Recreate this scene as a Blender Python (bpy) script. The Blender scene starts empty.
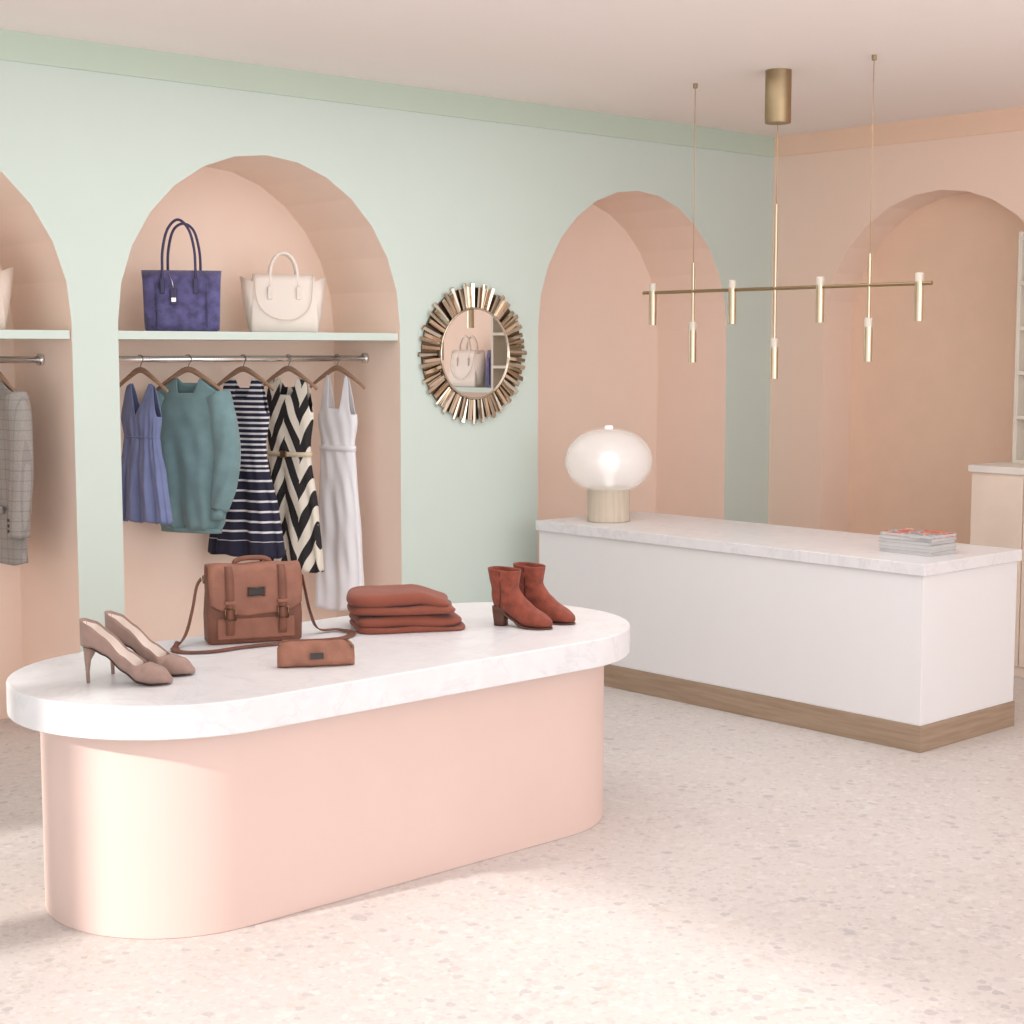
import bpy, bmesh, math, random
from mathutils import Vector, Matrix
random.seed(4)
PI=math.pi
S=bpy.context.scene
C=S.collection
S.view_settings.view_transform='Standard'
def R(d): return math.radians(d)
# ------------------------------------------------------------ materials
def lin(c):
    o=[]
    for v in c[:3]:
        v=v/255.0
        o.append(v/12.92 if v<=0.04045 else ((v+0.055)/1.055)**2.4)
    return (o[0],o[1],o[2],1)
def newmat(name):
    m=bpy.data.materials.new(name); m.use_nodes=True
    return m, m.node_tree, m.node_tree.nodes['Principled BSDF']
def ramp(nt, fac, stops, mode='LINEAR'):
    r=nt.nodes.new('ShaderNodeValToRGB'); r.color_ramp.interpolation=mode
    e=r.color_ramp.elements
    e[0].position=stops[0][0]; e[0].color=stops[0][1]
    e[1].position=stops[1][0]; e[1].color=stops[1][1]
    for p,c in stops[2:]:
        k=e.new(p); k.color=c
    nt.links.new(fac,r.inputs[0]); return r.outputs[0]
def math_(nt,op,a,b=None,c=None):
    n=nt.nodes.new('ShaderNodeMath'); n.operation=op
    for i,v in enumerate((a,b,c)):
        if v is None: continue
        if isinstance(v,(int,float)): n.inputs[i].default_value=v
        else: nt.links.new(v,n.inputs[i])
    return n.outputs[0]
def mixc(nt,f,a,b):
    n=nt.nodes.new('ShaderNodeMix'); n.data_type='RGBA'
    for i,v in ((0,f),(6,a),(7,b)):
        if isinstance(v,(int,float)): n.inputs[i].default_value=v
        elif isinstance(v,tuple): n.inputs[i].default_value=v
        else: nt.links.new(v,n.inputs[i])
    return n.outputs[2]
def noise(nt,co,scale,detail=3,rough=.5,dist=0):
    n=nt.nodes.new('ShaderNodeTexNoise'); n.inputs['Scale'].default_value=scale
    n.inputs['Detail'].default_value=detail; n.inputs['Roughness'].default_value=rough
    n.inputs['Distortion'].default_value=dist
    nt.links.new(co,n.inputs['Vector']); return n
def coords(nt): return nt.nodes.new('ShaderNodeTexCoord').outputs['Object']
def bumpn(nt,b,h,strength,dist=.01):
    n=nt.nodes.new('ShaderNodeBump'); n.inputs['Strength'].default_value=strength; n.inputs['Distance'].default_value=dist
    nt.links.new(h,n.inputs['Height']); nt.links.new(n.outputs[0],b.inputs['Normal'])
def mat(name,rgb,rough=.6,metal=0,bump=0,bscale=150,var=.04,vscale=6,emit=0,sheen=0,bdist=.004):
    m,nt,b=newmat(name)
    c=lin(rgb); co=coords(nt)
    n=noise(nt,co,vscale,3)
    lo=tuple(max(0,v*(1-var)) for v in c[:3])+(1,); hi=tuple(min(1,v*(1+var)) for v in c[:3])+(1,)
    col=ramp(nt,n.outputs[0],[(.3,lo),(.7,hi)])
    nt.links.new(col,b.inputs['Base Color'])
    b.inputs['Roughness'].default_value=rough; b.inputs['Metallic'].default_value=metal
    if bump:
        n2=noise(nt,co,bscale,4); bumpn(nt,b,n2.outputs[0],bump,bdist)
    if emit:
        nt.links.new(col,b.inputs['Emission Color']); b.inputs['Emission Strength'].default_value=emit
    if sheen: b.inputs['Sheen Weight'].default_value=sheen
    return m
M={}
M['green']=mat('paint_mint',(211,224,216),.85,var=.006)
M['green_band']=mat('paint_mint_deep',(201,216,201),.85,var=.006)
M['peach']=mat('paint_peach',(249,221,203),.85,var=.006)
M['peach_band']=mat('paint_peach_deep',(247,212,188),.85,var=.006)
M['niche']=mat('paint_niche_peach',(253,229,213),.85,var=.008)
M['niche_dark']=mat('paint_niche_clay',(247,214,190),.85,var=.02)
M['ceiling']=mat('paint_ceiling',(252,242,237),.9,var=.004)
M['white']=mat('paint_white',(235,234,235),.5,var=.004)
M['pink']=mat('island_pink_plaster',(225,199,189),.7,var=.008)
M['brass']=mat('brushed_brass',(206,190,164),.28,metal=1,var=.02,vscale=4)
M['bar_brass']=mat('dark_brass_bar',(168,146,112),.35,metal=1,var=.02,vscale=4)
M['canopy']=mat('brushed_brass_canopy',(164,144,114),.45,metal=1,var=.03,vscale=30)
M['bronze']=mat('antique_mirror',(214,204,188),.04,metal=1,var=0)
M['bronze_dark']=mat('bronze_dark',(130,112,92),.3,metal=1)
M['silver']=mat('mirror_glass',(244,243,242),.01,metal=1,var=0)
M['chrome']=mat('chrome',(244,241,240),.25,metal=1,var=0)
M['steel']=mat('steel_dark',(150,145,140),.3,metal=1,var=0)
M['crystal']=mat('frosted_crystal',(214,204,190),.2,var=0)
M['suede_taupe']=mat('suede_taupe',(156,128,117),.85,bump=.15,bscale=300,var=.08,vscale=40,sheen=.15)
M['insole']=mat('insole_cream',(236,222,212),.6)
M['sole']=mat('sole_dark',(70,48,40),.5)
M['boot_heel']=mat('stacked_heel_brown',(92,58,44),.55)
M['suede_rust']=mat('suede_rust',(134,63,44),.8,bump=.3,bscale=200,var=.28,vscale=30,sheen=.12)
M['boot_in']=mat('boot_lining',(60,32,26),.8)
M['leather']=mat('leather_brown',(140,91,72),.6,bump=.3,bscale=160,var=.14,vscale=18)
M['leather_d']=mat('leather_brown_dark',(118,73,56),.6,bump=.3,bscale=160,var=.14,vscale=18)
M['pouch']=mat('pouch_tan',(150,101,81),.65,bump=.3,bscale=180,var=.16,vscale=22)
M['label']=mat('label_black',(44,34,32),.4)
M['gold']=mat('buckle_bronze',(150,124,96),.3,metal=1)
M['knit_rust']=mat('knit_terracotta',(136,74,57),.95,bump=.25,bscale=260,var=.05,vscale=14,sheen=.12)
M['blue']=mat('fabric_blue',(118,130,172),.85,bump=.25,bscale=250,var=.1,vscale=10,sheen=.2)
M['teal']=mat('fabric_teal',(118,148,152),.9,bump=.3,bscale=220,var=.1,vscale=12,sheen=.3)
M['whitefab']=mat('fabric_white',(240,239,243),.8,bump=.1,bscale=250,var=.015)
M['cream']=mat('leather_cream',(240,229,219),.5,bump=.08,bscale=160,var=.02)
M['cream_d']=mat('leather_cream_edge',(224,208,194),.5)
M['beige']=mat('leather_blush',(226,208,195),.5,bump=.08,bscale=160,var=.02)
M['indigo']=mat('suede_indigo',(86,82,128),.8,bump=.3,bscale=120,var=.45,vscale=20,sheen=.4)
M['indigo_d']=mat('leather_indigo',(62,56,94),.5,var=.1)
M['belt']=mat('belt_cream',(220,204,178),.6)
M['page']=mat('paper_pages',(206,204,202),.8)
M['cabinet']=mat('cabinet_sand',(238,219,203),.7)
M['cabtop']=mat('cabinet_top_pale',(236,227,218),.6)
M['frame_sage']=mat('shelf_frame_pale',(222,213,199),.6)
M['window']=mat('window_frame_white',(235,232,228),.5)
M['jute']=mat('cord_brass',(186,156,116),.5)
M['button']=mat('button_dark',(70,62,58),.4)
def check():
    m,nt,b=newmat('jacket_grey_check'); co=coords(nt)
    s=nt.nodes.new('ShaderNodeSeparateXYZ'); nt.links.new(co,s.inputs[0])
    a=math_(nt,'LESS_THAN',math_(nt,'FRACT',math_(nt,'MULTIPLY',s.outputs[0],28)),.14)
    c=math_(nt,'LESS_THAN',math_(nt,'FRACT',math_(nt,'MULTIPLY',s.outputs[2],22)),.12)
    f=math_(nt,'MULTIPLY',math_(nt,'ADD',a,c),.32)
    n=noise(nt,co,160,3); base=ramp(nt,n.outputs[0],[(.3,lin((148,143,138))),(.7,lin((162,157,151)))])
    nt.links.new(mixc(nt,f,base,lin((112,106,104))),b.inputs['Base Color']); b.inputs['Roughness'].default_value=.9
    return m
M['tweed']=check()
def opal():
    m,nt,b=newmat('opal_glass')
    b.inputs['Base Color'].default_value=(1,.99,.98,1); b.inputs['Roughness'].default_value=.03
    b.inputs['Emission Color'].default_value=(1,.98,.96,1); b.inputs['Emission Strength'].default_value=.16
    b.inputs['Alpha'].default_value=.42; b.inputs['Coat Weight'].default_value=1
    return m
M['opal']=opal()
M['core']=mat('lamp_core',(252,248,243),.4,var=0,emit=.3)
def wood(name,c1,c2,axis='Y',rough=.55,sc=4):
    m,nt,b=newmat(name); co=coords(nt)
    mp=nt.nodes.new('ShaderNodeMapping'); nt.links.new(co,mp.inputs[0])
    s={'X':(.6,12,12),'Y':(12,.6,12),'Z':(12,12,.6),'H':(.8,.8,14)}[axis]; mp.inputs['Scale'].default_value=s
    n=noise(nt,mp.outputs[0],sc,5,.6,.4)
    col=ramp(nt,n.outputs[0],[(.3,lin(c1)),(.7,lin(c2))]); nt.links.new(col,b.inputs['Base Color'])
    b.inputs['Roughness'].default_value=rough; return m
M['wood']=wood('wood_plinth',(150,127,105),(174,151,129),'H')
M['wood_lamp']=wood('wood_lamp_base',(200,184,164),(218,204,186),'Z')
M['wood_hanger']=wood('wood_hanger',(150,116,94),(176,142,118),'X')
def marble():
    m,nt,b=newmat('white_marble'); co=coords(nt)
    n=noise(nt,co,2.2,8,.62,1.2)
    d=math_(nt,'ABSOLUTE',math_(nt,'SUBTRACT',n.outputs[0],.5))
    v=ramp(nt,d,[(0,(1,1,1,1)),(.022,(0,0,0,1))])
    n2=noise(nt,co,1.6,3); f=math_(nt,'MULTIPLY',v,math_(nt,'MULTIPLY',n2.outputs[0],.35))
    n3=noise(nt,co,14,6,.6)
    base=ramp(nt,n3.outputs[0],[(.35,lin((228,227,229))),(.65,lin((234,233,235)))])
    nt.links.new(mixc(nt,f,base,lin((180,178,184))),b.inputs['Base Color']); b.inputs['Roughness'].default_value=.3
    return m
M['marble']=marble()
def terrazzo():
    m,nt,b=newmat('terrazzo'); co=coords(nt)
    nd=noise(nt,co,22,3)
    va=nt.nodes.new('ShaderNodeVectorMath'); va.operation='MULTIPLY_ADD'
    nt.links.new(nd.outputs['Color'],va.inputs[0]); va.inputs[1].default_value=(.045,.045,.045); nt.links.new(co,va.inputs[2])
    big=noise(nt,co,.9,3)
    col=ramp(nt,big.outputs[0],[(.3,lin((204,196,192))),(.7,lin((211,204,200)))])
    for sc,thr,k,stops in ((52,.50,.38,[(0,lin((187,180,177))),(.3,lin((220,215,212))),(.62,lin((200,189,182))),(.85,lin((180,172,169)))]),
                         (27,.46,.40,[(0,lin((216,211,208))),(.3,lin((184,178,179))),(.55,lin((224,220,216))),(.78,lin((194,181,169))),(.9,lin((152,148,152)))]),
                         (15,.22,.48,[(0,lin((168,164,169))),(.4,lin((220,216,213))),(.75,lin((190,177,168)))])):
        v=nt.nodes.new('ShaderNodeTexVoronoi'); v.inputs['Scale'].default_value=sc; nt.links.new(va.outputs[0],v.inputs['Vector'])
        sp=nt.nodes.new('ShaderNodeSeparateColor'); nt.links.new(v.outputs['Color'],sp.inputs[0])
        cc=ramp(nt,sp.outputs[0],stops,'CONSTANT')
        lim=math_(nt,'MULTIPLY',math_(nt,'ADD',math_(nt,'MULTIPLY',sp.outputs[1],.8),.2),thr*1.2)
        msk=math_(nt,'LESS_THAN',v.outputs['Distance'],lim)
        col=mixc(nt,math_(nt,'MULTIPLY',msk,k),col,cc)
    nt.links.new(col,b.inputs['Base Color']); b.inputs['Roughness'].default_value=.42
    return m
M['terrazzo']=terrazzo()
def stripes():
    m,nt,b=newmat('navy_stripe_knit'); co=coords(nt)
    s=nt.nodes.new('ShaderNodeSeparateXYZ'); nt.links.new(co,s.inputs[0]); z=s.outputs[2]
    fine=math_(nt,'LESS_THAN',math_(nt,'FRACT',math_(nt,'MULTIPLY',z,36)),.38)
    wide=math_(nt,'LESS_THAN',math_(nt,'FRACT',math_(nt,'MULTIPLY',z,19)),.2)
    low=math_(nt,'LESS_THAN',z,-.56)
    f=math_(nt,'ADD',math_(nt,'MULTIPLY',low,wide),math_(nt,'MULTIPLY',math_(nt,'SUBTRACT',1,low),fine))
    hem=math_(nt,'LESS_THAN',z,-.94); f=math_(nt,'MULTIPLY',f,math_(nt,'SUBTRACT',1,hem))
    nt.links.new(mixc(nt,f,lin((36,36,58)),lin((228,226,230))),b.inputs['Base Color']); b.inputs['Roughness'].default_value=.85
    return m
M['stripe']=stripes()
def chevron():
    m,nt,b=newmat('chevron_print'); co=coords(nt)
    s=nt.nodes.new('ShaderNodeSeparateXYZ'); nt.links.new(co,s.inputs[0])
    tri=math_(nt,'ABSOLUTE',math_(nt,'SUBTRACT',math_(nt,'FRACT',math_(nt,'ADD',math_(nt,'MULTIPLY',s.outputs[0],5.2),.5)),.5))
    nz=noise(nt,co,5,1)
    col=math_(nt,'FLOOR',math_(nt,'MULTIPLY',s.outputs[0],10.4))
    off=math_(nt,'MULTIPLY',col,.10)
    f=math_(nt,'LESS_THAN',math_(nt,'FRACT',math_(nt,'ADD',off,math_(nt,'ADD',math_(nt,'MULTIPLY',nz.outputs[0],.3),math_(nt,'ADD',math_(nt,'MULTIPLY',s.outputs[2],5.0),math_(nt,'MULTIPLY',tri,2.1))))),.5)
    nt.links.new(mixc(nt,f,lin((38,34,36)),lin((234,226,212))),b.inputs['Base Color']); b.inputs['Roughness'].default_value=.8
    return m
M['chevron']=chevron()
# ------------------------------------------------------------ mesh helpers
def obj(name,bm,m,parent=None,smooth=True,bevel=0,solid=0,sub=0,seg=2,label=None,split=0):
    bmesh.ops.recalc_face_normals(bm,faces=bm.faces[:])
    me=bpy.data.meshes.new(name); bm.to_mesh(me); bm.free()
    for k in (m if isinstance(m,list) else [m]): me.materials.append(k)
    for p in me.polygons: p.use_smooth=smooth
    o=bpy.data.objects.new(name,me); C.objects.link(o)
    if parent: o.parent=parent
    if solid:
        d=o.modifiers.new('s','SOLIDIFY'); d.thickness=solid; d.offset=0
    if bevel:
        d=o.modifiers.new('b','BEVEL'); d.width=bevel; d.segments=seg; d.limit_method='ANGLE'; d.angle_limit=R(35); d.harden_normals=True
    if sub:
        d=o.modifiers.new('u','SUBSURF'); d.levels=sub; d.render_levels=sub
    if split:
        d=o.modifiers.new('e','EDGE_SPLIT'); d.split_angle=R(35)
    if label: o['label']=label
    return o
def tag(o,label,cat,group=None):
    o['label']=label; o['category']=cat
    if group: o['group']=group
    return o
def thing(name,label,cat,loc=(0,0,0),rz=0,group=None):
    o=bpy.data.objects.new(name,None); o.empty_display_size=.05; C.objects.link(o)
    o.location=loc; o.rotation_euler=(0,0,rz); return tag(o,label,cat,group)
def struct(name,bm,m,smooth=False,**k):
    o=obj(name,bm,m,None,smooth,**k); o['kind']='structure'; return o
def dup(root,loc,rz,label,group=None):
    r=root.copy(); C.objects.link(r); r.location=loc; r.rotation_euler=(0,0,rz); r['label']=label
    if group: r['group']=group
    for ch in list(root.children):
        c=ch.copy(); C.objects.link(c); c.parent=r
        for g in list(ch.children):
            d=g.copy(); C.objects.link(d); d.parent=c
    return r
def nb(): return bmesh.new()
def box(bm,x0,x1,y0,y1,z0,z1,mi=0):
    v=[bm.verts.new(p) for p in ((x0,y0,z0),(x1,y0,z0),(x1,y1,z0),(x0,y1,z0),(x0,y0,z1),(x1,y0,z1),(x1,y1,z1),(x0,y1,z1))]
    for f in ((0,3,2,1),(4,5,6,7),(0,1,5,4),(1,2,6,5),(2,3,7,6),(3,0,4,7)):
        k=bm.faces.new([v[i] for i in f]); k.material_index=mi
    return v
def loft(bm,rings,closed=True,cap0=False,cap1=False):
    vs=[[bm.verts.new(p) for p in r] for r in rings]
    n=len(vs[0])
    for a,b in zip(vs,vs[1:]):
        for j in range(n if closed else n-1):
            k=(j+1)%n; bm.faces.new((a[j],a[k],b[k],b[j]))
    if cap0: bm.faces.new(vs[0][::-1])
    if cap1: bm.faces.new(vs[-1])
    return vs
def lathe(bm,prof,n=32,c=(0,0,0),cap=True):
    rings=[[(c[0]+r*math.cos(2*PI*j/n),c[1]+r*math.sin(2*PI*j/n),c[2]+z) for j in range(n)] for r,z in prof]
    loft(bm,rings,True,cap,cap)
def cr(pts,m=8):
    pts=[Vector(p) for p in pts]; out=[]
    for i in range(len(pts)-1):
        p0=pts[max(i-1,0)];p1=pts[i];p2=pts[i+1];p3=pts[min(i+2,len(pts)-1)]
        for k in range(m):
            t=k/m
            out.append(.5*((2*p1)+(p2-p0)*t+(2*p0-5*p1+4*p2-p3)*t*t+(3*p1-p0-3*p2+p3)*t**3))
    out.append(pts[-1]); return out
def tube(bm,pts,r,n=10,closed=False,cap=True,flat=1.0):
    pts=[Vector(p) for p in pts]; N=len(pts); rings=[]; nrm=None
    for i,p in enumerate(pts):
        if closed: t=(pts[(i+1)%N]-pts[i-1]).normalized()
        else: t=(pts[min(i+1,N-1)]-pts[max(i-1,0)]).normalized()
        if nrm is None:
            nrm=t.orthogonal().normalized()
            if abs(t.z)<.9: nrm=(Vector((0,0,1))-t*t.z).normalized()
        nrm=(nrm-t*nrm.dot(t)).normalized(); b=t.cross(nrm)
        rr=r[i] if isinstance(r,list) else r
        rings.append([p+nrm*rr*math.cos(2*PI*j/n)+b*rr*flat*math.sin(2*PI*j/n) for j in range(n)])
    if closed: rings.append(rings[0])
    loft(bm,rings,True,cap and not closed,cap and not closed)
    if closed: bmesh.ops.remove_doubles(bm,verts=bm.verts[:],dist=1e-6)
def ribbon(bm,pts,wid,w,th,m=8,zmin=None):
    P=cr(pts,m); W=cr(wid,m); rings=[]
    for i,p in enumerate(P):
        t=(P[min(i+1,len(P)-1)]-P[max(i-1,0)]).normalized()
        s=W[i]; s=(s-t*s.dot(t)).normalized(); u=t.cross(s)
        ring=[p+s*w/2+u*th/2,p+s*w/2-u*th/2,p-s*w/2-u*th/2,p-s*w/2+u*th/2]
        if zmin is not None:
            lo=min(q.z for q in ring)
            if lo<zmin: ring=[q+Vector((0,0,zmin-lo)) for q in ring]
        rings.append(ring)
    loft(bm,rings,True,True,True)
def interp(tab,x):
    if x<=tab[0][0]: return tab[0][1:]
    for a,b in zip(tab,tab[1:]):
        if x<=b[0]:
            t=(x-a[0])/(b[0]-a[0]); t=t*t*(3-2*t)*.5+t*.5
            return tuple(p+(q-p)*t for p,q in zip(a[1:],b[1:]))
    return tab[-1][1:]
def sm(a,b,x):
    t=max(0,min(1,(x-a)/(b-a))); return t*t*(3-2*t)
def sell(a,b,th,e=.6):
    c,s=math.cos(th),math.sin(th)
    return a*math.copysign(abs(c)**e,c), b*math.copysign(abs(s)**e,s)
# ------------------------------------------------------------ room shell
H=3.19; YW=6.85; XW=8.56; RA=.835; SP=1.925
def arch_wall(name,mp,u0,u1,arches,depths,mats):
    bm=nb(); NS=14
    def q(pts,mi):
        f=bm.faces.new([bm.verts.new(mp(*p)) for p in pts]); f.material_index=mi
    cur=u0
    for (c,mi),D in zip(arches,depths):
        q([(cur,0,0),(c-RA,0,0),(c-RA,SP,0),(c-RA,H,0),(cur,H,0)],0)
        arc=[(c-RA*math.cos(PI*i/NS),SP+RA*math.sin(PI*i/NS)) for i in range(NS+1)]
        full=[(c-RA,0)]+arc+[(c+RA,0)]
        for a,b in zip(arc,arc[1:]): q([(a[0],a[1],0),(b[0],b[1],0),(b[0],H,0),(a[0],H,0)],0)
        for a,b in zip(full,full[1:]): q([(a[0],a[1],0),(b[0],b[1],0),(b[0],b[1],D),(a[0],a[1],D)],1)
        q([(p[0],p[1],D) for p in full],mi)
        cur=c+RA
    q([(cur,0,0),(u1,0,0),(u1,H,0),(cur,H,0)],0)
    return struct(name,bm,mats)
DN=.6; DE=.30
arch_wall('wall_north',lambda u,z,d:(u,YW+d,z),-1.0,XW,[(2.684,1),(4.588,1),(7.27,1)],[DN]*3,[M['green'],M['niche']])
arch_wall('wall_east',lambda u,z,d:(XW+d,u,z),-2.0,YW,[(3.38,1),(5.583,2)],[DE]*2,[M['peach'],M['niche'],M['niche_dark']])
bm=nb(); box(bm,-1.2,9.2,-2.5,7.6,-.1,0); struct('floor',bm,M['terrazzo'])
bm=nb(); box(bm,-1.2,9.2,-2.5,7.6,H,H+.1); struct('ceiling',bm,M['ceiling'])
bm=nb(); box(bm,-1,XW,YW-.012,YW,3.06,H); struct('trim_1',bm,M['green_band'])
bm=nb(); box(bm,XW-.012,XW,-2,YW-.012,3.06,H); struct('trim_2',bm,M['peach_band'])
bm=nb(); box(bm,-1.15,-1,-2.5,YW,2.62,H); box(bm,-1.15,-1,6.12,YW,0,2.62); box(bm,-1.15,-1,-2.5,-1.6,0,2.62); struct('wall_west',bm,M['white'])
bm=nb()
for y,wd_ in ((-1.6,.06),(.5,.06),(2.75,.06),(4.84,.26),(6.06,.06)): box(bm,-1.11,-1.05,y,y+wd_,0,2.62)
box(bm,-1.11,-1.05,-1.6,6.12,0,.06); struct('window_1',bm,M['window'])
# ------------------------------------------------------------ island
def stadium(x0,x1,yc,r,z,n=28):
    p=[(x1+r*math.cos(-PI/2+PI*i/n),yc+r*math.sin(-PI/2+PI*i/n),z) for i in range(n+1)]
    p+=[(x0+r*math.cos(PI/2+PI*i/n),yc+r*math.sin(PI/2+PI*i/n),z) for i in range(n+1)]
    return p
isl=thing('display_island','pink rounded display island with overhanging white marble top','display island',(3.41,4.625,0))
hx=.705
bm=nb(); loft(bm,[stadium(-hx,hx,0,.425,z) for z in (0,.645)],True,True,True); obj('base',bm,M['pink'],isl,bevel=.003)
bm=nb(); loft(bm,[stadium(-hx,hx,0,.525,z) for z in (.645,.75)],True,True,True); obj('marble_top',bm,M['marble'],isl,bevel=.006)
# ------------------------------------------------------------ counter
ct=thing('sales_counter','long white sales counter with marble top and wooden plinth','counter',(6.55,5.3,0))
def lb(n,x0,x1,y0,y1,z0,z1,m,p,bv=.003,**k):
    b=nb(); box(b,x0,x1,y0,y1,z0,z1); return obj(n,b,m,p,smooth=False,bevel=bv,**k)
lb('body',-.395,.39,-1.255,1.24,.12,.80,M['white'],ct)
lb('plinth',-.402,.395,-1.262,1.247,0,.12,M['wood'],ct)
lb('marble_top',-.410,.405,-1.270,1.255,.80,.855,M['marble'],ct,.004)
CZ=.8555
# ------------------------------------------------------------ back cabinet & shelving at the right edge
cb=thing('back_cabinet','sand coloured cabinet with pale top beside the right arch','cabinet',(8.27,4.64,0))
lb('body',-.26,.27,-.33,.33,0,1.12,M['cabinet'],cb)
lb('cabinet_top',-.275,.27,-.34,.345,1.12,1.16,M['cabtop'],cb)
for s in (-1,1):
    b=nb(); box(b,-.272,-.26,min(s*.003,s*.322),max(s*.003,s*.322),.06,1.10); obj('door',b,M['cabinet'],cb,smooth=False,bevel=.003)
su=thing('open_shelving','pale open shelving frame standing on the sand coloured cabinet','shelving',(8.4,4.59,1.16))
for y in (-.28,.28):
    b=nb(); box(b,-.12,.12,y-.012,y+.012,0,1.3); obj('side_panel',b,M['frame_sage'],su,smooth=False,bevel=.002)
for k in range(6):
    b=nb(); box(b,-.125,.12,-.268,.268,k*.25,k*.25+.022); obj('shelf',b,M['frame_sage'],su,smooth=False,bevel=.002)
b=nb(); box(b,.12,.13,-.29,.29,0,1.3); obj('back_panel',b,M['cabinet'],su,smooth=False)
# ------------------------------------------------------------ niche shelves and rods
def nshelf(cx,label):
    b=nb(); box(b,cx-RA+.004,cx+RA-.004,YW+.012,YW+.56,1.85,1.89)
    tag(obj('shelf',b,M['green'],smooth=False,bevel=.002),label,'shelf','pale green niche shelves')
nshelf(4.588,'pale green shelf carrying the indigo tote in the middle left arch')
nshelf(2.684,'pale green shelf in the cut off arch at far left')
def rail(cx,label):
    t=thing('clothes_rail',label,'clothes rail',(cx,7.15,1.755),0,'steel rails under the niche shelves')
    b=nb(); tube(b,[(-RA+.01,0,0),(RA-.01,0,0)],.016,16); obj('rod',b,M['chrome'],t)
    for s in (-1,1):
        b=nb(); tube(b,[(s*(RA-.002),0,0),(s*(RA-.02),0,0)],.028,20); obj('flange',b,M['chrome'],t)
rail(4.588,'steel rail holding the hanging dresses in the middle left arch')
rail(2.684,'steel rail holding the grey jacket in the far left arch')
b=nb(); box(b,XW+.01,XW+.28,3.38-RA+.004,3.38+RA-.004,1.46,1.5)
tag(obj('shelf',b,M['green'],smooth=False,bevel=.002),'shelf reflected in the round mirror, under a cream bag','shelf')
# ------------------------------------------------------------ hangers
def hanger(x,g,label,y=7.15,hw=.19):
    t=thing('clothes_hanger',label,'hanger',(x,y,1.755),0,'wooden hangers on the steel rails'); t.rotation_euler=(0,0,g-PI/2)
    pts=cr([(-hw,0,-.158),(-hw*.85,0,-.136),(-.08,0,-.086),(0,0,-.052),(.08,0,-.086),(hw*.85,0,-.136),(hw,0,-.158)],5)
    rr=[.009+.006*sm(0,1,1-abs(p.x)/hw) for p in pts]
    b=nb(); tube(b,pts,rr,10,flat=.7); obj('shoulder_bar',b,M['wood_hanger'],t)
    b=nb(); tube(b,cr([(0,0,-.05),(0.002,0,-.035)]+[(.0205*math.cos(a),0,.0205*math.sin(a)) for a in [R(-60+24*i) for i in range(10)]],3),.0024,8); obj('hook',b,M['steel'],t)
    return t
# ------------------------------------------------------------ garments (local x = width, -y = front, z=0 at the rail)
def cloth_bm(prof,z0,neckF,neckB,sh,shend,arm,c0,c1,k=7,amp=.02,waist=-.5,ph=0,n=132,m=44,vneck=False,gather=0):
    bm=nb(); rings=[]
    for i in range(m+1):
        v=i/m; ring=[]
        for j in range(n):
            th=2*PI*j/n; co=math.cos(th); si=math.sin(th); c=abs(co); front=si<0
            nk=neckF if front else neckB
            if vneck and front: top=nk+(sh-nk)*min(1,c/c0)
            else: top=nk+(sh-nk)*sm(c0*.55,c0,c)
            if c>c0: top=sh+(shend-sh)*(c-c0)/(1-c0)
            if arm is not None and c>c1: top=top+(arm-top)*sm(c1,min(1,c1+.22),c)
            hem=z0+.006*math.sin(k*th+ph)
            z=hem+(top-hem)*v
            w,d=interp(prof,z)
            f=max(0,min(1,(waist-z)/(waist-z0))) if z<waist else 0
            rip=amp*(f**.8)*(math.sin(k*th+ph)+.45*math.sin((2*k+1)*th+1.3*ph+z*3))
            rip+=.003*math.sin(9*th+z*22+ph)*sm(-.2,-.3,z)
            if gather: rip+=gather*math.sin(23*th)*math.exp(-((z-waist)/.10)**2)
            x=w*co*(1+.02*f*math.sin(k*th+ph+1)); y=d*math.copysign(abs(si)**.75,si)+ (rip if si>=0 else -rip)*abs(si)
            ring.append((x,y,z))
        rings.append(ring)
    loft(bm,rings); return bm
def sleeve_bm(pts,ra,rb,n=24,rip=.004,m=6,bulge=0):
    P=cr(pts,m); N=len(P); bm=nb(); rings=[]
    for i,p in enumerate(P):
        t=(P[min(i+1,N-1)]-P[max(i-1,0)]).normalized(); s=Vector((0,1,0)); s=(s-t*s.dot(t)).normalized(); u=t.cross(s)
        q=i/(N-1); g=1+bulge*math.sin(PI*q**1.3); a=(ra[0]+(ra[1]-ra[0])*q)*g; b=(rb[0]+(rb[1]-rb[0])*q)*g
        e=1 if i else .55
        rings.append([p+u*(a+rip*math.sin(5*2*PI*j/n+q*9))*e*math.cos(2*PI*j/n)+s*(b+rip*math.sin(16*q+j))*e*math.sin(2*PI*j/n) for j in range(n)])
    loft(bm,rings,True,True,False); return bm
def band(w,d,z0,z1,e=.8): 
    b=nb(); loft(b,[[(sell(w,d,2*PI*j/48,e)[0],sell(w,d,2*PI*j/48,e)[1],z) for j in range(48)] for z in (z0,z1)]); return b
def place(o,x,g,y=7.15,dz=0): o.location=(x,y,1.755+dz); o.rotation_euler=(0,0,g-PI/2); return o
GR='garments hanging in the middle left arch'
XS=[4.033,4.303,4.628,4.908,5.225]; GS=[R(12),R(26),R(20),R(16),R(14)]
HL=['wooden hanger holding the short blue sleeveless top','wooden hanger holding the teal sweater','wooden hanger holding the navy striped dress',
    'wooden hanger holding the chevron dress','wooden hanger holding the long white dress']
for x,g,l in zip(XS,GS,HL): hanger(x,g,l)
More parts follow.
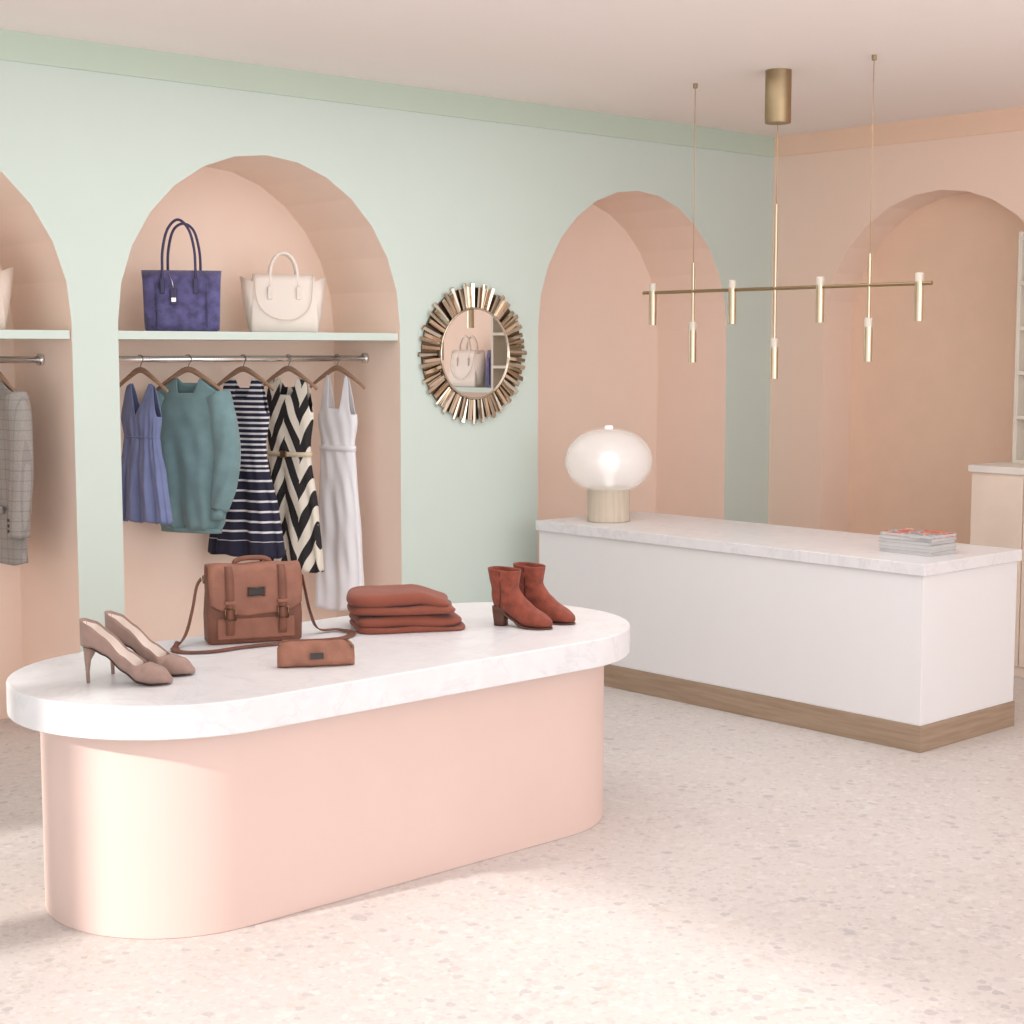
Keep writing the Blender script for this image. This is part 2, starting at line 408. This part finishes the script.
# blue top
t=place(thing('sleeveless_top','short blue V-neck sleeveless top hanging leftmost under the indigo tote','top',group=GR),XS[0],GS[0],dz=-.01)
pf=[(-.79,.19,.052),(-.55,.155,.048),(-.42,.125,.038),(-.37,.118,.033),(-.28,.133,.042),(-.18,.125,.022),(-.105,.12,.006)]
obj('body',cloth_bm(pf,-.79,-.27,-.22,-.108,-.135,-.27,.54,.76,10,.02,-.37,.4,n=184,vneck=True,gather=.004),M['blue'],t,solid=.003)
obj('waistband',band(.120,.036,-.376,-.368,.85),M['blue'],t,solid=.004)
# teal sweater
t=place(thing('sweater','teal loose long-sleeved sweater on the second hanger of the rail','sweater',group=GR),XS[1],GS[1])
pf=[(-.86,.17,.04),(-.82,.19,.055),(-.5,.198,.06),(-.3,.19,.052),(-.2,.185,.04),(-.15,.18,.022),(-.1,.17,.006)]
obj('body',cloth_bm(pf,-.86,-.17,-.12,-.095,-.165,None,.42,1,5,.018,-.28,1.0),M['teal'],t,solid=.004)
for s in (-1,1):
    sl=obj('sleeve',sleeve_bm([(s*.165,0,-.17),(s*.20,-.008,-.26),(s*.23,-.018,-.45),(s*.22,-.028,-.62),(s*.19,-.032,-.75)],(.062,.042),(.05,.034),rip=.006,bulge=.28),M['teal'],t,solid=.004)
    b=nb(); loft(b,[[(s*xx+.036*math.cos(2*PI*j/24),-.033+.03*math.sin(2*PI*j/24),zz) for j in range(24)] for xx,zz in ((.188,-.752),(.178,-.80))]); obj('cuff',b,M['teal'],sl,solid=.005)
obj('hem_band',band(.172,.043,-.875,-.85),M['teal'],t,solid=.006)
# striped dress
t=place(thing('striped_dress','navy and white striped sleeveless dress hanging between teal sweater and chevron dress','dress',group=GR),XS[2],GS[2])
pf=[(-1.02,.235,.07),(-.8,.205,.058),(-.52,.138,.04),(-.44,.132,.038),(-.3,.155,.042),(-.2,.15,.025),(-.105,.145,.006)]
obj('body',cloth_bm(pf,-1.02,-.2,-.15,-.10,-.135,-.28,.42,.78,6,.026,-.48,.8),M['stripe'],t,solid=.003)
# chevron dress
t=place(thing('chevron_dress','black and cream chevron print sleeveless dress with a cream belt','dress',group=GR),XS[3],GS[3])
pf=[(-1.12,.215,.06),(-.8,.185,.05),(-.52,.138,.04),(-.44,.138,.038),(-.3,.16,.042),(-.2,.155,.025),(-.105,.15,.006)]
obj('body',cloth_bm(pf,-1.12,-.19,-.15,-.10,-.135,-.28,.42,.8,6,.018,-.52,2.0),M['chevron'],t,solid=.003)
bl=obj('belt',band(.142,.045,-.515,-.49),M['belt'],t,solid=.006)
b=nb(); box(b,-.02,.02,-.056,-.044,-.52,-.485); obj('buckle',b,M['gold'],bl,smooth=False,bevel=.002)
# white dress
t=place(thing('long_white_dress','long white gown with narrow straps hanging at the right end of the rail','dress',group=GR),XS[4],GS[4])
pf=[(-1.37,.165,.055),(-1.0,.15,.046),(-.56,.118,.036),(-.46,.112,.034),(-.34,.132,.038),(-.25,.125,.028),(-.09,.115,.006)]
obj('body',cloth_bm(pf,-1.37,-.27,-.3,-.088,-.12,-.30,.52,.64,5,.016,-.5,.2,m=60),M['whitefab'],t,solid=.003)
obj('waistband',band(.117,.039,-.50,-.47),M['whitefab'],t,solid=.006)
# grey jacket in arch 1
JX=3.28; JG=R(4)
hanger(JX,JG,'wooden hanger holding the grey jacket at the far left')
t=place(thing('grey_jacket','grey checked blazer cut by the left edge of the photo','jacket'),JX,JG)
pf=[(-.93,.215,.055),(-.5,.195,.05),(-.3,.2,.055),(-.2,.2,.045),(-.15,.195,.03),(-.09,.18,.006)]
obj('body',cloth_bm(pf,-.93,-.36,-.11,-.09,-.15,None,.34,1,4,.006,-.4,1.0,vneck=True),M['tweed'],t,solid=.005)
for s in (-1,1):
    sl=obj('sleeve',sleeve_bm([(s*.18,0,-.155),(s*.215,-.005,-.26),(s*.235,-.01,-.45),(s*.24,-.025,-.64),(s*.235,-.035,-.80)],(.06,.05),(.055,.045),rip=.002),M['tweed'],t,solid=.004)
    for k in range(3):
        b=nb(); lathe(b,[(.001,0),(.008,0),(.008,.004),(.001,.005)],12,(0,0,0))
        bmesh.ops.rotate(b,verts=b.verts,matrix=Matrix.Rotation(R(90),3,'X')); bmesh.ops.translate(b,verts=b.verts,vec=(s*.235,-.083,-.72-.025*k)); obj('button',b,M['button'],sl)
    b=nb()
    lp=[(s*.075,-.012,-.10),(s*.11,-.05,-.2),(s*.085,-.062,-.26),(s*.01,-.062,-.42)]; li=[(s*.055,-.012,-.10),(s*.05,-.045,-.2),(s*.03,-.058,-.28),(s*.004,-.062,-.40)]
    va=[b.verts.new(p) for p in lp]; vb=[b.verts.new(p) for p in li]
    for i in range(3): b.faces.new((va[i],va[i+1],vb[i+1],vb[i]))
    obj('lapel',b,M['tweed'],t,solid=.006)
    b=nb(); box(b,s*.09-.055,s*.09+.055,-.064,-.05,-.70,-.665); obj('pocket_flap',b,M['tweed'],t,smooth=False,bevel=.004)
# ------------------------------------------------------------ handbags
def rrect(w,d,e,z,n=48,dx=0,dy=0):
    return [(sell(w,d,2*PI*j/n,e)[0]+dx,sell(w,d,2*PI*j/n,e)[1]+dy,z) for j in range(n)]
def tote(loc,rz,label):
    t=thing('tote_bag',label,'handbag',loc,rz)
    b=nb(); loft(b,[rrect(.17,.055,.2,0),rrect(.181,.068,.2,.006),rrect(.184,.072,.2,.05),rrect(.187,.068,.22,.15),rrect(.19,.058,.26,.25),rrect(.195,.045,.35,.30),rrect(.19,.04,.35,.297),rrect(.17,.03,.45,.265)],True,True,True)
    obj('body',b,M['indigo'],t)
    for s in (-1,1):
        ox=s*.012
        b=nb(); tube(b,cr([(-.08+ox,s*.064,.2),(-.08+ox,s*.062,.29),(-.076+ox,s*.058,.40),(-.05+ox,s*.052,.50),(ox,s*.050,.54-.006*s),(.05+ox,s*.052,.50),(.076+ox,s*.058,.40),(.08+ox,s*.062,.29),(.08+ox,s*.064,.2)],6),.0068,10); h=obj('handle',b,M['indigo_d'],t)
        for q in (-1,1):
            b=nb(); box(b,q*.08-.011+ox,q*.08+.011+ox,s*.068-.006,s*.068+.004,.185,.26); obj('handle_tab',b,M['indigo_d'],h,smooth=False,bevel=.003)
    b=nb(); box(b,-.055,-.023,-.083,-.076,.13,.21); tg=obj('hang_tag',b,M['indigo_d'],t,smooth=False,bevel=.003,label='small hanging leather tag')
    b=nb(); tube(b,[(-.039,-.078,.21),(-.044,-.072,.24),(-.06,-.062,.28)],.002,6); obj('tag_loop',b,M['chrome'],tg)
    b=nb(); box(b,-.05,-.028,-.0855,-.083,.145,.165); obj('tag_plate',b,M['chrome'],tg,smooth=False)
    for s in (-1,1):
        b=nb(); box(b,s*.12-.0015,s*.12+.0015,-.0785,-.07,.02,.24); obj('seam',b,M['indigo_d'],t,smooth=False)
    return t
tote((4.24,7.09,1.8905),R(-32),'indigo suede tote with tall handles on the left of the shelf')
def creambag(m,label,loc,rz):
    t=thing('handbag',label,'handbag',loc,rz)
    b=nb(); loft(b,[rrect(.165,.06,.13,0),rrect(.175,.07,.13,.006),rrect(.175,.074,.13,.06),rrect(.170,.064,.16,.17),rrect(.164,.052,.22,.265),rrect(.158,.042,.3,.30),rrect(.152,.036,.3,.297),rrect(.13,.022,.45,.25)],True,True,True)
    obj('body',b,m,t)
    for s in (-1,1):
        b=nb(); loft(b,[[(s*.168,-.055,.02),(s*.182,0,.02),(s*.168,.055,.02)],[(s*.166,-.06,.15),(s*.205,0,.15),(s*.166,.06,.15)],[(s*.156,-.045,.26),(s*.222,-.0,.29),(s*.156,.045,.26)]],False)
        obj('gusset',b,m,t,solid=.004)
        b=nb(); pts=[(.07*math.cos(a),s*.036,.295+.115*math.sin(a)) for a in [PI*i/16 for i in range(17)]]
        pts=[(.074,s*.058,.21)]+pts+[(-.074,s*.058,.21)]
        tube(b,pts,.0095,10); obj('handle',b,m,t)
    b=nb(); tube(b,cr([(-.150,-.044,.297),(-.150,-.06,.25),(-.140,-.078,.16),(-.10,-.086,.10),(-.02,-.087,.065),(.07,-.086,.075),(.13,-.080,.14),(.146,-.064,.25),(.150,-.044,.297)],6),.0025,8); obj('shoulder_strap',b,M['cream_d'],t)
    for s in (-1,1):
        b=nb(); box(b,s*.074-.012,s*.074+.012,-.074,-.062,.17,.235); obj('handle_tab',b,m,t,smooth=False,bevel=.003)
    return t
cb1=creambag(M['cream'],'cream leather handbag with round handle right of the indigo tote',(4.85,7.10,1.8905),R(-30))
creambag(M['beige'],'blush leather handbag cut off by the left edge on the shelf',(3.13,7.12,1.8905),R(-20))
dup(cb1,(8.67,3.58,1.5005),R(-87),'cream leather handbag seen only as a reflection in the round mirror')
tote((8.68,4.03,1.5005),R(-90),'indigo tote seen only as a reflection in the round mirror')
# ------------------------------------------------------------ sunburst mirror
mr=thing('sunburst_mirror','round wall mirror framed by radiating champagne mirrored strips','mirror',(5.93,YW,1.78))
def disc(r,y0,y1,n=64):
    b=nb(); loft(b,[[(r*math.cos(2*PI*j/n),y,r*math.sin(2*PI*j/n)) for j in range(n)] for y in (y0,y1)],True,True,True); return b
obj('backing',disc(.366,-.002,-.014),M['bronze_dark'],mr,smooth=False)
obj('mirror_glass',disc(.245,-.015,-.032),M['silver'],mr,smooth=False)
b=nb(); tube(b,[(.249*math.cos(2*PI*j/72),-.034,.249*math.sin(2*PI*j/72)) for j in range(72)],.006,8,closed=True); obj('rim',b,M['bronze'],mr)
def strip(rin,rout,w,y):
    b=nb(); h=w/2; c=.0045   # narrow straight mirrored slat with bevelled edges
    v=[b.verts.new(p) for p in ((rin,y,-h),(rout,y,-h),(rout,y,h),(rin,y,h),(rin+c,y-.009,-h+c),(rout-c,y-.009,-h+c),(rout-c,y-.009,h-c),(rin+c,y-.009,h-c))]
    for f in ((0,3,2,1),(4,5,6,7),(0,1,5,4),(1,2,6,5),(2,3,7,6),(3,0,4,7)): b.faces.new([v[i] for i in f])
    return b
NB=64; protos=[]
for k in range(NB):
    kk=k%2
    if k<2:
        o=obj('frame_strip',strip(.252,.392 if kk==0 else .372,.0265 if kk==0 else .0255,-.017 if kk==0 else -.027),M['bronze'],mr,smooth=False); protos.append(o)
    else:
        o=protos[kk].copy(); C.objects.link(o); o.parent=mr
    o.rotation_euler=((-.32,.10,.34,-.12)[k%4]+random.uniform(-.05,.05),2*PI*k/NB,random.uniform(-.03,.03))
# ------------------------------------------------------------ pendant
pd=thing('linear_pendant_light','long brass bar pendant light with slim vertical tubes over the counter','pendant light',(6.55,5.22,H))
Z=lambda z:z-H
b=nb(); lathe(b,[(.063,Z(2.93)),(.065,Z(2.935)),(.065,Z(3.19))],40); obj('canopy',b,M['canopy'],pd,split=1)
b=nb(); tube(b,[(0,-.92,Z(2.11)),(0,.91,Z(2.11))],.009,12); obj('bar',b,M['bar_brass'],pd,split=1)
for dy,z1,z0,zr in ((.55,1.95,1.735,2.26),(0,1.86,1.655,2.53),(-.57,1.955,1.745,2.26)):
    top=Z(2.935) if dy==0 else Z(3.18)
    b=nb(); tube(b,[(0,dy,top),(0,dy,Z(zr))],.0022,8); obj('cord',b,M['jute'],pd)
    b=nb(); tube(b,[(0,dy,Z(zr)),(0,dy,Z(z1-.01))],.0085,12); obj('rod',b,M['brass'],pd,split=1)
    b=nb(); lathe(b,[(.0205,Z(z0)),(.0205,Z(z1-.045))],28,(0,dy,0)); tbx=obj('lamp_tube',b,M['brass'],pd,split=1)
    b=nb(); lathe(b,[(.0195,Z(z1-.045)),(.0195,Z(z1-.004)),(.015,Z(z1))],28,(0,dy,0)); obj('crystal_collar',b,M['crystal'],tbx,split=1)
    if dy:
        b=nb(); lathe(b,[(.009,Z(3.165)),(.012,Z(3.17)),(.012,Z(3.19))],16,(0,dy,0)); obj('ceiling_cup',b,M['canopy'],pd,split=1)
for dy in (.84,.28,-.28,-.85):
    b=nb(); lathe(b,[(.021,Z(1.935)),(.021,Z(2.118))],28,(0,dy,0)); tbx=obj('lamp_tube',b,M['brass'],pd,split=1)
    b=nb(); lathe(b,[(.020,Z(2.118)),(.020,Z(2.155)),(.016,Z(2.16))],28,(0,dy,0)); obj('crystal_collar',b,M['crystal'],tbx,split=1)
# ------------------------------------------------------------ table lamp
lp=thing('table_lamp','table lamp with wide translucent white glass globe on pale wooden drum','lamp',(6.42,6.26,CZ))
b=nb(); lathe(b,[(.116,0),(.12,.004),(.12,.186),(.114,.192)],48); obj('base',b,M['wood_lamp'],lp,split=1)
pr=[]
for i in range(37):
    a=-PI/2+PI*i/36; r=.243*abs(math.cos(a))**.9; z=.335+.182*math.sin(a)
    if z>.172: pr.append((max(r,.02),z))
b=nb(); lathe(b,pr,56); gl=obj('globe_shade',b,M['opal'],lp)
b=nb(); lathe(b,[(.02,.192),(.03,.2),(.03,.26),(.055,.29),(.06,.33),(.045,.37),(.01,.385)],32); obj('bulb',b,M['core'],lp)
b=nb(); lathe(b,[(.022,.508),(.024,.518),(.02,.53)],24); obj('top_cap',b,M['core'],lp)
# ------------------------------------------------------------ magazines
cov=[(196,192,192),(176,176,182),(206,202,198),(160,162,170),(200,194,190),(196,74,66)]
lab=['grey covered magazine at the bottom of the stack','second lowest magazine of the stack','third magazine up from the counter in the stack',
 'third magazine down from the red covered one','magazine directly beneath the red covered one','magazine with red patterned cover on top of the stack']
M['cover_top'],nt,bs=newmat('magazine_cover_print'); co=coords(nt); n=noise(nt,co,16,2); nt.links.new(ramp(nt,n.outputs[0],[(0,lin((120,150,160))),(.44,lin((226,200,190))),(.5,lin((190,70,60))),(.62,lin((214,120,96)))],'CONSTANT'),bs.inputs['Base Color']); bs.inputs['Roughness'].default_value=.3
z=CZ
for i in range(6):
    t=thing('magazine',lab[i],'magazine',(6.50+random.uniform(-.006,.006),4.31+random.uniform(-.006,.006),z),R(random.uniform(-3,3)),'magazines stacked on the counter')
    cm=M['cover_top'] if i==5 else mat('cover_%d'%i,cov[i],.35,var=.15,vscale=20)
    lb('pages',-.103,.103,-.138,.138,.0014,.0142,M['page'],t,0)
    lb('cover',-.106,.106,-.142,.142,.0142,.0156,cm,t,0); lb('cover',-.106,.106,-.142,.142,0,.0014,cm,t,0)
    z+=.0158
# ------------------------------------------------------------ pumps
TZ=.7505
def pump(loc,rz,label):
    t=thing('high_heel_shoe',label,'shoe',loc,rz,'pair of taupe high heels'); t.scale=(1.2,1.3,1.2)
    zb=[(0,.100),(.03,.097),(.07,.078),(.12,.036),(.16,.007),(.19,.002),(.24,.005)]
    hh=[(0,.072),(.03,.063),(.08,.050),(.12,.045),(.15,.046),(.18,.052),(.21,.042),(.24,.012)]
    ww=[(0,.006),(.008,.022),(.03,.032),(.08,.032),(.12,.037),(.16,.042),(.19,.041),(.22,.030),(.235,.017),(.24,.007)]
    b=nb(); rings=[]; n=24; ms=40
    for i in range(ms+1):
        s=.24*i/ms; z0=interp(zb,s)[0]; h=interp(hh,s)[0]; w=interp(ww,s)[0]; c=sm(.150,.180,s); ring=[]
        for j in range(n+1):
            q=-1+2*j/n
            xo=w*math.copysign(abs(math.sin(PI/2*q))**.7,q); zo=h*abs(q)**2.6
            zc=h*(1-math.cos(PI*q))/2
            xc=math.copysign(w*abs(math.sin(PI*q))**.8,q)
            ring.append((s,xo*(1-c)+xc*c,z0+zo*(1-c)+zc*c))
        rings.append(ring)
    loft(b,rings,False,True,True); obj('upper',b,M['suede_taupe'],t,solid=.0025)
    b=nb(); rings=[]
    for i in range(29):
        s=.003+.150*i/28; z0=interp(zb,s)[0]; h=interp(hh,s)[0]; w=interp(ww,s)[0]-.0028; ring=[]
        for j in range(17):
            q=(-1+2*j/16)*.96
            ring.append((s,w*math.copysign(abs(math.sin(PI/2*q))**.7,q),z0+.003+(h-.004)*abs(q)**2.6))
        rings.append(ring)
    loft(b,rings,False); obj('insole',b,M['insole'],t)
    b=nb(); rings=[]
    for i in range(30):
        s=.012+.22*i/29; z0=interp(zb,s)[0]-.0005; w=interp(ww,s)[0]*.8; rings.append([(s,-w,z0+.001),(s,0,z0),(s,w,z0+.001)])
    loft(b,rings,False); obj('sole',b,M['sole'],t,solid=.002)
    b=nb(); rings=[]
    for z,x,r,ry in ((0,.016,.0048,.0045),(.03,.015,.0052,.0048),(.06,.016,.0085,.008),(.085,.022,.016,.014),(.103,.028,.025,.023)):
        rings.append([(x+r*math.cos(2*PI*j/20),ry*math.sin(2*PI*j/20),z) for j in range(20)])
    loft(b,rings,True,True,True); obj('heel',b,M['suede_taupe'],t)
    return t
p1=pump((2.395,4.655,TZ),R(-46),'taupe high heel nearest the front edge, stiletto fully visible')
dup(p1,(2.525,4.735,TZ),R(-46),'taupe high heel standing behind its twin, closer to the satchel','pair of taupe high heels')
# ------------------------------------------------------------ boots
def boot(loc,rz,label):
    t=thing('ankle_boot',label,'boot',loc,rz,'pair of rust ankle boots'); t.scale=(1,1,1.05)
    sec=[((-.018,.212),(.108,.205),.052),((-.012,.178),(.104,.176),.048),((-.004,.14),(.100,.148),.041),((-.004,.112),(.108,.130),.037),((0,.085),(.124,.112),.035),
         ((.012,.066),(.136,.101),.034),((.045,.056),(.150,.091),.034),((.085,.034),(.165,.078),.037),((.13,.010),(.185,.066),.041),((.17,.006),(.206,.055),.043),((.20,.006),(.224,.044),.037),((.23,.008),(.24,.032),.023),((.245,.012),(.247,.020),.007)]
    flat=cr([(a[0],a[1],w) for a,_,w in sec],4); fq=cr([(q[0],q[1],0) for _,q,_ in sec],4)
    b=nb(); rings=[]; n=32
    for p,q in zip(flat,fq):
        cx,cz=(p.x+q.x)/2,(p.y+q.y)/2; dx,dz=(q.x-p.x)/2,(q.y-p.y)/2; ring=[]
        for j in range(n):
            th=2*PI*j/n; c=math.cos(th); s=math.sin(th)
            wr=.0015*math.sin(cz*150+c*4)*(1 if cx<.1 else .3)
            ring.append((cx+dx*c,(p.z+wr)*math.copysign(abs(s)**.8,s),cz+dz*c))
        rings.append(ring)
    loft(b,rings,True,False,True); obj('upper',b,M['suede_rust'],t,solid=.003)
    b=nb(); loft(b,[[(.046+.055*math.cos(2*PI*j/24),.045*math.sin(2*PI*j/24),zz) for j in range(24)] for zz in (.182,.183)],True,True,True); obj('lining',b,M['boot_in'],t)
    b=nb(); rings=[]
    for i in range(24):
        s=.03+.217*i/23; z0=interp([(0,.063),(.045,.053),(.085,.031),(.13,.007),(.17,.0025),(.21,.0025),(.26,.006)],s)[0]; w=interp([(0,.03),(.05,.03),(.09,.031),(.15,.042),(.18,.044),(.21,.038),(.235,.024),(.25,.006)],s)[0]
        rings.append([(s,-w,z0),(s,0,z0-.001),(s,w,z0)])
    loft(b,rings,False); obj('sole',b,M['boot_heel'],t,solid=.005)
    b=nb(); rings=[]
    for zz,x0,x1,w in ((0,.006,.054,.024),(.02,.004,.054,.0245),(.05,.0,.060,.028),(.072,-.001,.07,.031)):
        cx=(x0+x1)/2; rx=(x1-x0)/2; rings.append([(cx+sell(rx,w,2*PI*j/28,.6)[0],sell(rx,w,2*PI*j/28,.6)[1],zz) for j in range(28)])
    loft(b,rings,True,True,True); obj('heel',b,M['boot_heel'],t)
    for s in (-1,1):
        b=nb(); tube(b,cr([(.05,s*.0525,.205),(.05,s*.045,.155),(.048,s*.0385,.11),(.042,s*.0365,.07)],4),.0016,6); obj('side_seam',b,M['boot_in'],t)
    return t
b1=boot((4.09,4.597,TZ),R(-70),'rust suede ankle boot nearer the folded clothes')
dup(b1,(4.245,4.622,TZ),R(-74),'rust suede ankle boot nearest the rounded right end of the island','pair of rust ankle boots')
# ------------------------------------------------------------ folded clothes: cloth layers folded over, open ends tapering to the right
def folded(loc,rz,label,w,d,seed,hs):
    t=thing('folded_garment',label,'folded garment',loc,rz,'folded terracotta garments')
    def tap(x): return 1-.32*sm(.25,1,x/w)-.06*sm(.4,1,-x/w)
    z=0
    for k,h in enumerate(hs):
        last=1 if k==len(hs)-1 else 0
        b=nb(); rings=[]; ww=w-.007*k; dd=d-.006*k; dx=.007*math.sin(seed*3+k*2)
        for i in range(15):
            a=-PI/2+PI*i/14; up=.5+.5*math.sin(a); ins=(1-math.cos(a))*h*.5; ring=[]
            for j in range(96):
                th=2*PI*j/96; x,y=sell(ww-ins,dd-ins,th,.34)
                wav=(.0030*math.sin(x*26+seed+k)+.0022*math.sin(y*34+x*12+seed*2+k))
                puff=.009*(1-(x/w)**2)*(1-(y/d)**2)*last*up
                ring.append((x+dx+.004*math.sin(y*26+k+seed),y+.004*math.sin(x*21+k*2+seed),(z+h*up)*tap(x)+(wav*up+puff if (k or i>7) else 0)+(wav*(1-up) if k else 0)))
            rings.append(ring)
        top=rings[-1]; cxm=sum(p[0] for p in top)/96; cym=sum(p[1] for p in top)/96
        def zt(x,y): return (z+h)*tap(x-dx)+.003*math.sin(x*26+seed+k)+.0022*math.sin(y*34+x*12+seed*2+k)+.009*(1-(x/w)**2)*(1-(y/d)**2)*last
        for f in (.92,.8,.66,.5,.34,.18,.04):
            rings.append([(cxm+(p[0]-cxm)*f,cym+(p[1]-cym)*f,zt(cxm+(p[0]-cxm)*f,cym+(p[1]-cym)*f)) for p in top])
        loft(b,rings,True,True,True); obj('fold_layer',b,M['knit_rust'],t)
        z+=h*.97
    return t
folded((3.815,4.785,TZ),R(-28),'terracotta folded garment lying directly on the marble',.21,.15,1,(.022,.040))
folded((3.785,4.795,TZ+.067),R(-34),'terracotta folded garment on top of the other one',.20,.145,5,(.032,.044))
# ------------------------------------------------------------ satchel
SL=Vector((3.215,4.93,TZ)); SR=R(-22)
st=thing('satchel','brown leather satchel with two buckled straps in the island middle','satchel',SL,SR)
b=nb(); loft(b,[rrect(.164,.048,.22,0),rrect(.171,.056,.22,.008),rrect(.173,.060,.24,.10),rrect(.167,.054,.26,.2),rrect(.156,.042,.3,.25),rrect(.15,.03,.34,.262)],True,True,True); obj('body',b,M['leather_d'],st)
prof=[(.05,.18),(.048,.24),(.036,.272),(.0,.284),(-.040,.274),(-.058,.245),(-.065,.19),(-.069,.145),(-.068,.105)]
P=cr([(0,y,z) for y,z in prof],4); rings=[]
L=len(P)
for i,p in enumerate(P):
    fr=sm(L-12,L-1,i)
    w=.172-.008*(1-i/L)
    rings.append([(w*q*(1-.04*fr),p.y,p.z+.040*fr*abs(q)**3+.0025*math.sin(q*6)) for q in [-1+k/10 for k in range(21)]])
b=nb(); loft(b,rings,False); fl=obj('flap',b,M['leather'],st,solid=.005)
b=nb(); box(b,-.03,.03,-.0755,-.069,.175,.203); obj('name_plate',b,M['label'],fl,smooth=False,bevel=.003)
b=nb(); tube(b,[(-.032,-.0745,.173),(.032,-.0745,.173),(.032,-.0745,.205),(-.032,-.0745,.205)],.0018,6,closed=True); obj('plate_rim',b,M['gold'],fl)
for s in (-1,1):
    b=nb(); ribbon(b,[(s*.095,-.04,.279),(s*.095,-.064,.247),(s*.095,-.073,.18),(s*.095,-.075,.12),(s*.095,-.073,.06),(s*.095,-.066,.035)],[(1,0,0)]*6,.028,.004); sb=obj('closing_strap',b,M['leather_d'],st)
    X=s*.095
    b=nb(); tube(b,[(X-.019,-.080,.092),(X+.019,-.080,.092),(X+.019,-.080,.132),(X-.019,-.080,.132)],.0034,6,closed=True); obj('buckle',b,M['gold'],sb)
    b=nb(); box(b,X-.019,X+.019,-.081,-.068,.147,.159); obj('strap_keeper',b,M['leather'],sb,smooth=False,bevel=.002)
b=nb(); box(b,-.140,.140,-.066,-.054,.018,.095); obj('front_pocket',b,M['leather'],st,smooth=False,bevel=.008)
b=nb(); tube(b,cr([(-.065,0,.28),(-.06,0,.293),(-.03,0,.302),(.03,0,.302),(.06,0,.293),(.065,0,.28)],5),.0075,10,flat=1.3); obj('top_handle',b,M['leather_d'],st)
RM=Matrix.Rotation(-SR,3,'Z')
wp=[(3.043,4.998,.985),(3.030,5.008,.955),(3.015,5.012,.88),(2.985,5.005,.80),(2.94,4.98,.762),(2.89,4.93,.757),(2.90,4.86,.757),(2.98,4.815,.757),(3.09,4.815,.757),(3.22,4.79,.758),(3.36,4.745,.758),(3.48,4.73,.757),(3.555,4.79,.758),(3.55,4.875,.759),(3.475,4.89,.768),(3.425,4.87,.84),(3.398,4.864,.93),(3.384,4.862,.985)]
wd=[(.3,.9,0)]*4+[(.6,.8,0),(1,.1,0),(.7,.7,0),(.2,1,0),(.05,1,0),(.2,1,0),(.3,1,0),(.1,1,0),(-.9,.5,0),(-.8,-.6,0),(-.3,-.9,0),(-.3,-.9,0),(-.3,-.9,0),(-.3,-.9,0)]
b=nb(); ribbon(b,[RM@(Vector(p)-SL) for p in wp],[RM@Vector(w) for w in wd],.028,.004,6,zmin=.001); obj('shoulder_strap',b,M['leather_d'],st)
for s in (-1,1):
    b=nb(); tube(b,[(s*.176,.014*math.cos(2*PI*j/16),.232+.014*math.sin(2*PI*j/16)) for j in range(16)],.0022,6,closed=True); obj('strap_ring',b,M['gold'],st)
# ------------------------------------------------------------ pouch
po=thing('small_pouch','small tan leather pouch with dark label in front of the satchel','pouch',(3.105,4.385,TZ),R(-30))
rings=[]
for i in range(21):
    q=-1+2*i/20; x=.128*q; e=(1-abs(q)**6)**.5 if abs(q)<1 else 0
    hw=.035*(.45+.55*e); h=.088*(.74+.26*e)
    ring=[]
    for j in range(28):
        th=2*PI*j/28; c,s=math.cos(th),math.sin(th)
        zz=h/2+h/2*math.copysign(abs(s)**.7,s); tap_=1-.72*(max(0,zz/h))**1.6
        ring.append((x,hw*math.copysign(abs(c)**.7,c)*tap_+.002*math.sin(q*9+zz*60),zz))
    rings.append(ring)
b=nb(); loft(b,rings,True,True,True); obj('body',b,M['pouch'],po)
b=nb(); box(b,-.112,.112,-.004,.004,.085,.0915); zp=obj('zipper',b,M['leather_d'],po,smooth=False,bevel=.001)
b=nb(); tube(b,[(.1,-.008,.088),(.115,-.014,.078),(.122,-.016,.058)],.0025,6); obj('zipper_pull',b,M['gold'],zp)
b=nb(); v=[b.verts.new(p) for p in ((-.022,-.0385,.03),(.022,-.0385,.03),(.022,-.0345,.05),(-.022,-.0345,.05))]; b.faces.new(v); obj('label_patch',b,M['label'],po,smooth=False,solid=.003)
# ------------------------------------------------------------ light
w=bpy.data.worlds.new('World'); S.world=w; w.use_nodes=True
bg=w.node_tree.nodes['Background']; bg.inputs[0].default_value=lin((248,249,252)); bg.inputs[1].default_value=1.62
sd=bpy.data.lights.new('sun','SUN'); sd.energy=3.4; sd.angle=R(2.2); sd.color=(1,.965,.92)
so=bpy.data.objects.new('sun',sd); C.objects.link(so)
el,az=R(28),R(-6); d=Vector((math.cos(el)*math.cos(az),math.cos(el)*math.sin(az),-math.sin(el)))
so.rotation_euler=d.to_track_quat('-Z','Y').to_euler()
def area(loc,dirv,sx,sy,p,col=(.985,.99,1)):
    l=bpy.data.lights.new('added_fill','AREA'); l.shape='RECTANGLE'; l.size=sx; l.size_y=sy; l.energy=p; l.color=col
    o=bpy.data.objects.new('added_fill',l); C.objects.link(o); o.location=loc; o.rotation_euler=Vector(dirv).to_track_quat('-Z','Y').to_euler(); return o
area((4.6,4.3,3.15),(0,0,-1),3.4,3.2,56)  # overhead fill, added to brighten the room evenly
area((3.8,-.3,2.0),(0,.9,.9),6,1.5,74)  # unseen fill aimed up and forward, added to brighten the ceiling
# ------------------------------------------------------------ camera
cd=bpy.data.cameras.new('camera'); cd.sensor_width=36; cd.lens=1620/1024*36
co=bpy.data.objects.new('camera',cd); C.objects.link(co); co.location=(0,0,1.8); co.rotation_euler=(R(90-5.71),0,R(-42.3))
S.camera=co
